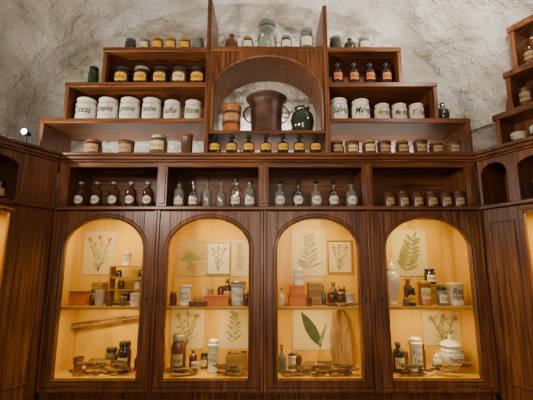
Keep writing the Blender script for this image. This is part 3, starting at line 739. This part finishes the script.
ibox(X(92, KF), F, .13, .09, .055, WPALE, .26, label="low pale wooden tray on the cabinet floor")
iv(74, F, 10, 12, "cup", BROWNP, None, "ceramic_cup", "brown cup at the side of the cabinet floor", "cup", y=.22)
iv(134, F, 8, 18, "bottle", AMBER, CORK, "medicine_bottle", "small amber bottle in the cabinet corner", "bottle", y=.25)
# cabinet two
iv(185, S, 12, 20, "canister", WHITE, CREAM, "apothecary_jar", "white canister with dark winged label on the shelf", lab=LB(PAPERW, .15, .8, 1, "rect", ["Herba", "Thymi"]))
iv(174, S, 7, 14, "wide_jar", BROWNC, CORK, "glass_jar", "small brown jar at the shelf end", y=.14)
ibox(X(217, KS), S, .17, .09, .06, ORBOX, .14, "paper_box", "long orange lidded box on the shelf", ORBOX)
ibox(X(203, KS), S, .16, .10, .05, WPALE, .27, label="flat pale wooden tray on the shelf")
vessel("ceramic_cup", "small white cup on the wooden tray", "cup", (X(202, KS), .27, S+.01), "cup", .03, .08, WHITE, None)
vessel("glass_jar", "small amber jar standing on the orange box", "jar", (X(221, KS), .14, S+.075), "wide_jar", .024, .06, AMBER, CORK)
vessel("ceramic_cup", "small tan mortar standing on the orange box", "cup", (X(211, KS), .14, S+.075), "cup", .024, .035, TANLAB, None)
iv(238, S, 15, 24, "canister", GREYW, TIN, "storage_tin", "grey patterned tin with lid on the shelf", "tin", lab=LB(PAPERW, .2, .7, .8, "rect", "Thea"), y=.17)
iv(247, S, 7, 14, "wide_jar", AMBER, GOLD, "glass_jar", "small amber jar beside the grey tin", y=.10)
iv(226, S, 9, 26, "squat_bottle", BROWNG, CORK, "medicine_bottle", "brown bottle behind the orange box", "bottle", lab=LB(PAPER, .2, .5, .9, "rect", "Ol."), y=.26)
ibox(X(200, KS), S, .11, .05, .022, BROWNP, .08, "paper_box", "flat brown box on the shelf", BROWNP)
iv(178, F, 15, 36, "wide_jar", BROWNC, TIN, "storage_jar", "tall brown storage jar with grey lid", lab=LB(TANLAB, .2, .5, .8, "rect", "Succus"))
iv(213, F, 12, 32, "albarello", WHITE, WHITE, "apothecary_jar", "tall white waisted jar with black label", lab=LB(PAPERW, .3, .62, .95, "rect", ["Ungt.", "Alba"]))
ibox(X(236, KF), F, .14, .13, .11, WPALE, .22, label="open pale wooden crate holding root pieces")
rootpile(X(168, KF), X(206, KF), 2, 10, y0=.06, y1=.10); rootpile(X(212, KF), X(249, KF), 4, 12, y0=.06, y1=.12)
iv(196, F, 10, 9, "cup", CREAM, None, "ceramic_cup", "small cream bowl on the cabinet floor", "cup")
iv(191, F, 8, 20, "squat_bottle", AMBER, CORK, "medicine_bottle", "small amber bottle behind the cream bowl", "bottle", y=.23)
iv(202, F, 8, 15, "wide_jar", OLIVE, BLACKL, "medicine_jar", "small olive jar beside the cream bowl", lab=LB(PAPER, .2, .6, .9, "rect", None), y=.25)
rootpile(X(225, KF), X(248, KF), 14, 3, z=F+.10, y0=.20, y1=.24)
# cabinet three
ibox(X(297, KS), S, .12, .11, .065, ORBOX, .17, "paper_box", "orange lidded box under a white jar", ORBOX)
ibox(X(297, KS), S+.079, .10, .09, .045, ORBOX, .17, "paper_box", "smaller orange box stacked on another", ORBOX)
vessel("apothecary_jar", "small white bottle-shaped jar on stacked boxes", "jar", (X(299, KS), .17, S+.138), "canister", .036, .11, WHITE, WHITE, LB(PAPERW, .2, .7, .9, "rect", "Sal"))
ibox(X(315, KS), S, .09, .10, .14, WPALE, .2, lidmat=WPALE, label="upright pale wooden box with lid")
iv(331, S, 9, 15, "wide_jar", AMBER, CORK, "glass_jar", "small amber jar with cork on the shelf", y=.13)
iv(340, S, 8, 13, "wide_jar", BROWNC, TIN, "glass_jar", "small brown jar with grey lid on the shelf", y=.13)
iv(349, S, 9, 12, "canister", CREAM, CREAM, "apothecary_jar", "small cream canister on the shelf", y=.14)
iv(324, S, 6, 20, "slim_bottle", BLUEG, CORK, "medicine_bottle", "slender pale bottle behind the small jars", "bottle", y=.20)
iv(335, S, 8, 22, "squat_bottle", OLIVE, CORK, "medicine_bottle", "olive bottle behind the small jars", "bottle", y=.22)
iv(345, S, 8, 18, "wide_jar", BROWNG, GOLD, "glass_jar", "brown jar behind the cream canister", y=.26)
iv(308, S, 6, 8, "cup", BROWNP, None, "ceramic_cup", "tiny brown cup before the wooden box", "cup", y=.09)
iv(281.5, S, 7, 17, "bottle", WHITE, CORK, "medicine_bottle", "small white bottle at the shelf end", "bottle", y=.15)
rootpile(X(315, KS), X(359, KS), 21, 4, z=S, y0=.075, y1=.09)
iv(282, F, 8, 26, "bottle", BLUEG, CORK, "medicine_bottle", "slender grey glass bottle on the cabinet floor", "bottle")
iv(292, F, 9, 18, "albarello", WHITE, BLACKL, "apothecary_jar", "small white waisted jar on the cabinet floor", lab=LB(PAPERW, .3, .62, .95, "rect", "Sal"))
iv(300, F, 7, 14, "wide_jar", AMBER, CORK, "glass_jar", "small amber jar at the cabinet back", y=.28)
# broad round-topped bark slab, grid with shallow relief
q = MB(); NX, NZ = 14, 44; rowsf = []
for j in range(NZ+1):
    t = j/NZ; z = .385*t
    hw = .076*(.82+.22*math.sin(math.pi*min(1, t*1.25)))*(math.sqrt(max(0, 1-((t-.72)/.28)**2)) if t > .72 else 1)+.002
    l = -hw*(1+.07*noise.noise(Vector((3, 0, z*25)))); r_ = hw*(1+.09*noise.noise(Vector((9, 0, z*22))))
    rf = []
    for i in range(NX+1):
        x = l+(r_-l)*i/NX; s = 1-(2*i/NX-1)**4
        rf.append(q.av(x, -.004-.009*s-.005*noise.noise(Vector((x*40, 1, z*20))), z))
    rowsf.append(rf)
back = [[q.av(q.v[i][0], .006, q.v[i][2]) for i in (rf[0], rf[-1])] for rf in rowsf]
for a, b, c2, d2 in zip(rowsf, rowsf[1:], back, back[1:]):
    for i in range(NX): q.face((a[i], a[i+1], b[i+1], b[i]), 0, True)
    q.face((c2[0], d2[0], d2[1], c2[1])); q.face((a[0], b[0], d2[0], c2[0])); q.face((a[-1], c2[1], d2[1], b[-1]))
single(q.mesh("bark_slab", [WSLAB]), "bark_slab", "broad upright round-topped slab of bark leaning on the back", "bark", (X(344, .0070), .315, F+.003), (math.radians(-4), 0, 0))
ibox(X(325, KF), F, .09, .09, .07, WPALE, .17, label="small pale wooden block box", lidmat=WPALE)
ibox(X(309, KF), F, .10, .08, .05, WPALE, .2, label="low open pale wooden box")
rootpile(X(278, KF), X(330, KF), 6, 13, y0=.06, y1=.10); rootpile(X(322, KF), X(358, KF), 8, 12, y0=.06, y1=.11)
# cabinet four
iv(393, S, 17, 46, "vase", WHITE, WHITE, "ceramic_vase", "tall white lidded ceramic vase on the shelf", "vase", y=.17)
iv(409, S, 9, 17, "wide_jar", DARKG, BLACKL, "medicine_jar", "small dark jar with yellow label beside the vase", lab=LB(YELLOW, .2, .6, .9, "rect", "Ol."), y=.12)
iv(413, S, 9, 26, "squat_bottle", AMBER, CORK, "medicine_bottle", "amber bottle with pale label behind the small jar", "bottle", lab=LB(PAPER, .2, .5, .9, "rect", "Ol."), y=.24)
iv(402, S, 6, 8, "wide_jar", OLIVE, CORK, "glass_jar", "tiny olive jar in front of the vase", y=.085)
iv(425, S, 12, 24, "canister", ORANGE, GOLD, "storage_tin", "orange-red tin canister with label", "tin", lab=LB(PAPER, .25, .7, .9, "rect", "Thea"))
iv(441, S, 10, 18, "wide_jar", BLUEG, BLACKL, "glass_jar", "dark glass jar with white label on the shelf", lab=LB(PAPERW, .15, .6, .9, "rect", "Sal"), y=.14)
iv(456, S, 15, 22, "canister", CREAM, PAPER, "storage_tin", "cream canister with black lettering", "tin", lab=LB(CREAM, .2, .8, 1, "rect", ["Rad.", "Herba"], False))
ibox(X(440, KS), S, .14, .09, .125, WPALE, .28, lidmat=WPALE, label="pale wooden box supporting a jar behind")
vessel("glass_jar", "dark glass jar with white label on the wooden box", "jar", (X(439, KS), .28, S+.14), "wide_jar", .04, .11, DARKG, BLACKL, LB(PAPERW, .15, .6, .9, "rect", "Aqua"))
iv(399, F, 11, 29, "squat_bottle", DARKG, CORK, "medicine_bottle", "dark bottle with pale label on the cabinet floor", "bottle", lab=LB(PAPER, .15, .5, .9, "rect", "Tinct."))
iv(417, F, 14, 34, "albarello", WHITE, WHITE, "apothecary_jar", "white waisted ceramic jar with knobbed lid and dark label", lab=LB(PAPERW, .22, .68, .95, "oval", ["Flor.", "Tiliae"]))
e = iv(454, F, 24, 35, "pot", WHITE, WHITE, "ceramic_pot", "ornate round white ceramic pot with lettering and knobbed lid", "pot", y=.19)
q = MB(); r = 24*KF/2; H_ = 35*KF
bent_label(q, r+.001, .30*H_, .47*H_, .75, "rect", "Theriac", 1, 1, False)
for j in range(15):      # painted leaf ornaments around the shoulder
    a0 = -1.5+j*.214; bent = []
    for t in range(8): bent.append((a0+.075*math.cos(t*math.pi/4), .545*H_+.010*math.sin(t*math.pi/4)))
    q.face([q.av((r*.945)*math.sin(a), -(r*.945)*math.cos(a), z) for a, z in bent], 0)
child(q.mesh("pot_deco", [BLUEDECO, INK], False), "painted_decoration", e)
iv(435, F, 9, 22, "urn", WHITE, WHITE, "ceramic_urn", "small white ceramic urn on the cabinet floor", "urn", y=.12)
ibox(X(402, KF), F, .15, .10, .10, WPALE, .29, lidmat=WPALE, label="pale wooden box at the back of the cabinet")
iv(428, F, 9, 24, "wide_jar", AMBER, BLACKL, "medicine_jar", "amber jar standing behind the urns", y=.27)
iv(470, F, 8, 17, "wide_jar", BROWNG, CORK, "medicine_jar", "small brown jar in the cabinet corner", y=.31)
rootpile(X(388, KF), X(480, KF), 11, 16, y0=.055, y1=.085)
# side cabinet contents
vessel("medicine_jar", "brown jar inside the lit side cabinet", "jar", splay(-1, -1.44)(.55, .16, 1.346), "wide_jar", .05, .14, AMBER, BLACKL, LB(YELLOW, .15, .6, .9, "rect", None), rz=math.pi/2-SA)
vessel("medicine_jar", "white jar inside the lit side cabinet", "jar", TW(.55, .16, 1.346), "canister", .05, .14, WHITE, WHITE, None)

# ------------------------------------------------------------------ lights
def area(name, loc, target, size, energy, col, spread=180):
    ld = bpy.data.lights.new(name, "AREA"); ld.size = size; ld.energy = energy; ld.color = col; ld.spread = math.radians(spread)
    o = bpy.data.objects.new(name, ld); o.location = loc
    o.rotation_euler = (Vector(target)-Vector(loc)).to_track_quat("-Z", "Y").to_euler(); COL.objects.link(o)
area("uplight_and_fill", (-1.75, -.45, 2.47), (1.0, .3, 3.9), .06, 8, (1, .90, .77), 150)
area("uplight_and_fill", (1.30, -.80, 3.15), (1.0, .3, 3.9), .10, 14, (1, .93, .83), 150)  # added in mid-air, out of view, to brighten the upper right vault
area("added_room_light", (-1.25, -1.7, 2.3), (.6, .1, 2.9), .25, 18, (1, .86, .70), 120)  # unseen key light added to brighten the shelves and right-hand plaster
area("room_fill_lamp", (.2, -2.9, 2.0), (0, .3, 1.9), 1.2, 30, (1, .80, .60))
# strip lights behind the vessels; top-board ones are added to brighten the plaster
for cx, L, z, yy, th, p, sp in ((-.98, .95, 2.397, .34, 160, 2.0, 160), (.90, .85, 2.397, .34, 160, 2.0, 160), (0, .7, 2.397, .34, 160, 1.2, 160), (0, .6, ZM+.012, .31, 122, 6.0, 110), (0, .7, ZE+.015, .34, 150, 4.0, 150), (.75, .5, ZE+.010, .34, 150, 3.2, 150), (-.8, .5, ZE+.010, .34, 150, .9, 150)):
    ld = bpy.data.lights.new("strip_and_fill_light", "AREA"); ld.shape = "RECTANGLE"; ld.size = L; ld.size_y = .02; ld.energy = p; ld.color = (1.0, .96, .90); ld.spread = math.radians(sp)
    lo = bpy.data.objects.new("strip_and_fill_light", ld); lo.location = (cx, yy, z); lo.rotation_euler = (math.radians(th), 0, 0); COL.objects.link(lo)
w = bpy.data.worlds.new("World"); bpy.context.scene.world = w; w.use_nodes = True
w.node_tree.nodes["Background"].inputs[0].default_value = (1.0, .93, .85, 1)
w.node_tree.nodes["Background"].inputs[1].default_value = .14

cam = bpy.data.cameras.new("camera"); cam.lens = 25.0; cam.sensor_width = 36; cam.clip_start = .05
co = bpy.data.objects.new("camera", cam); co.location = (0, -2.5, 1.6); co.rotation_euler = (math.radians(100.4), 0, 0)
COL.objects.link(co); bpy.context.scene.camera = co
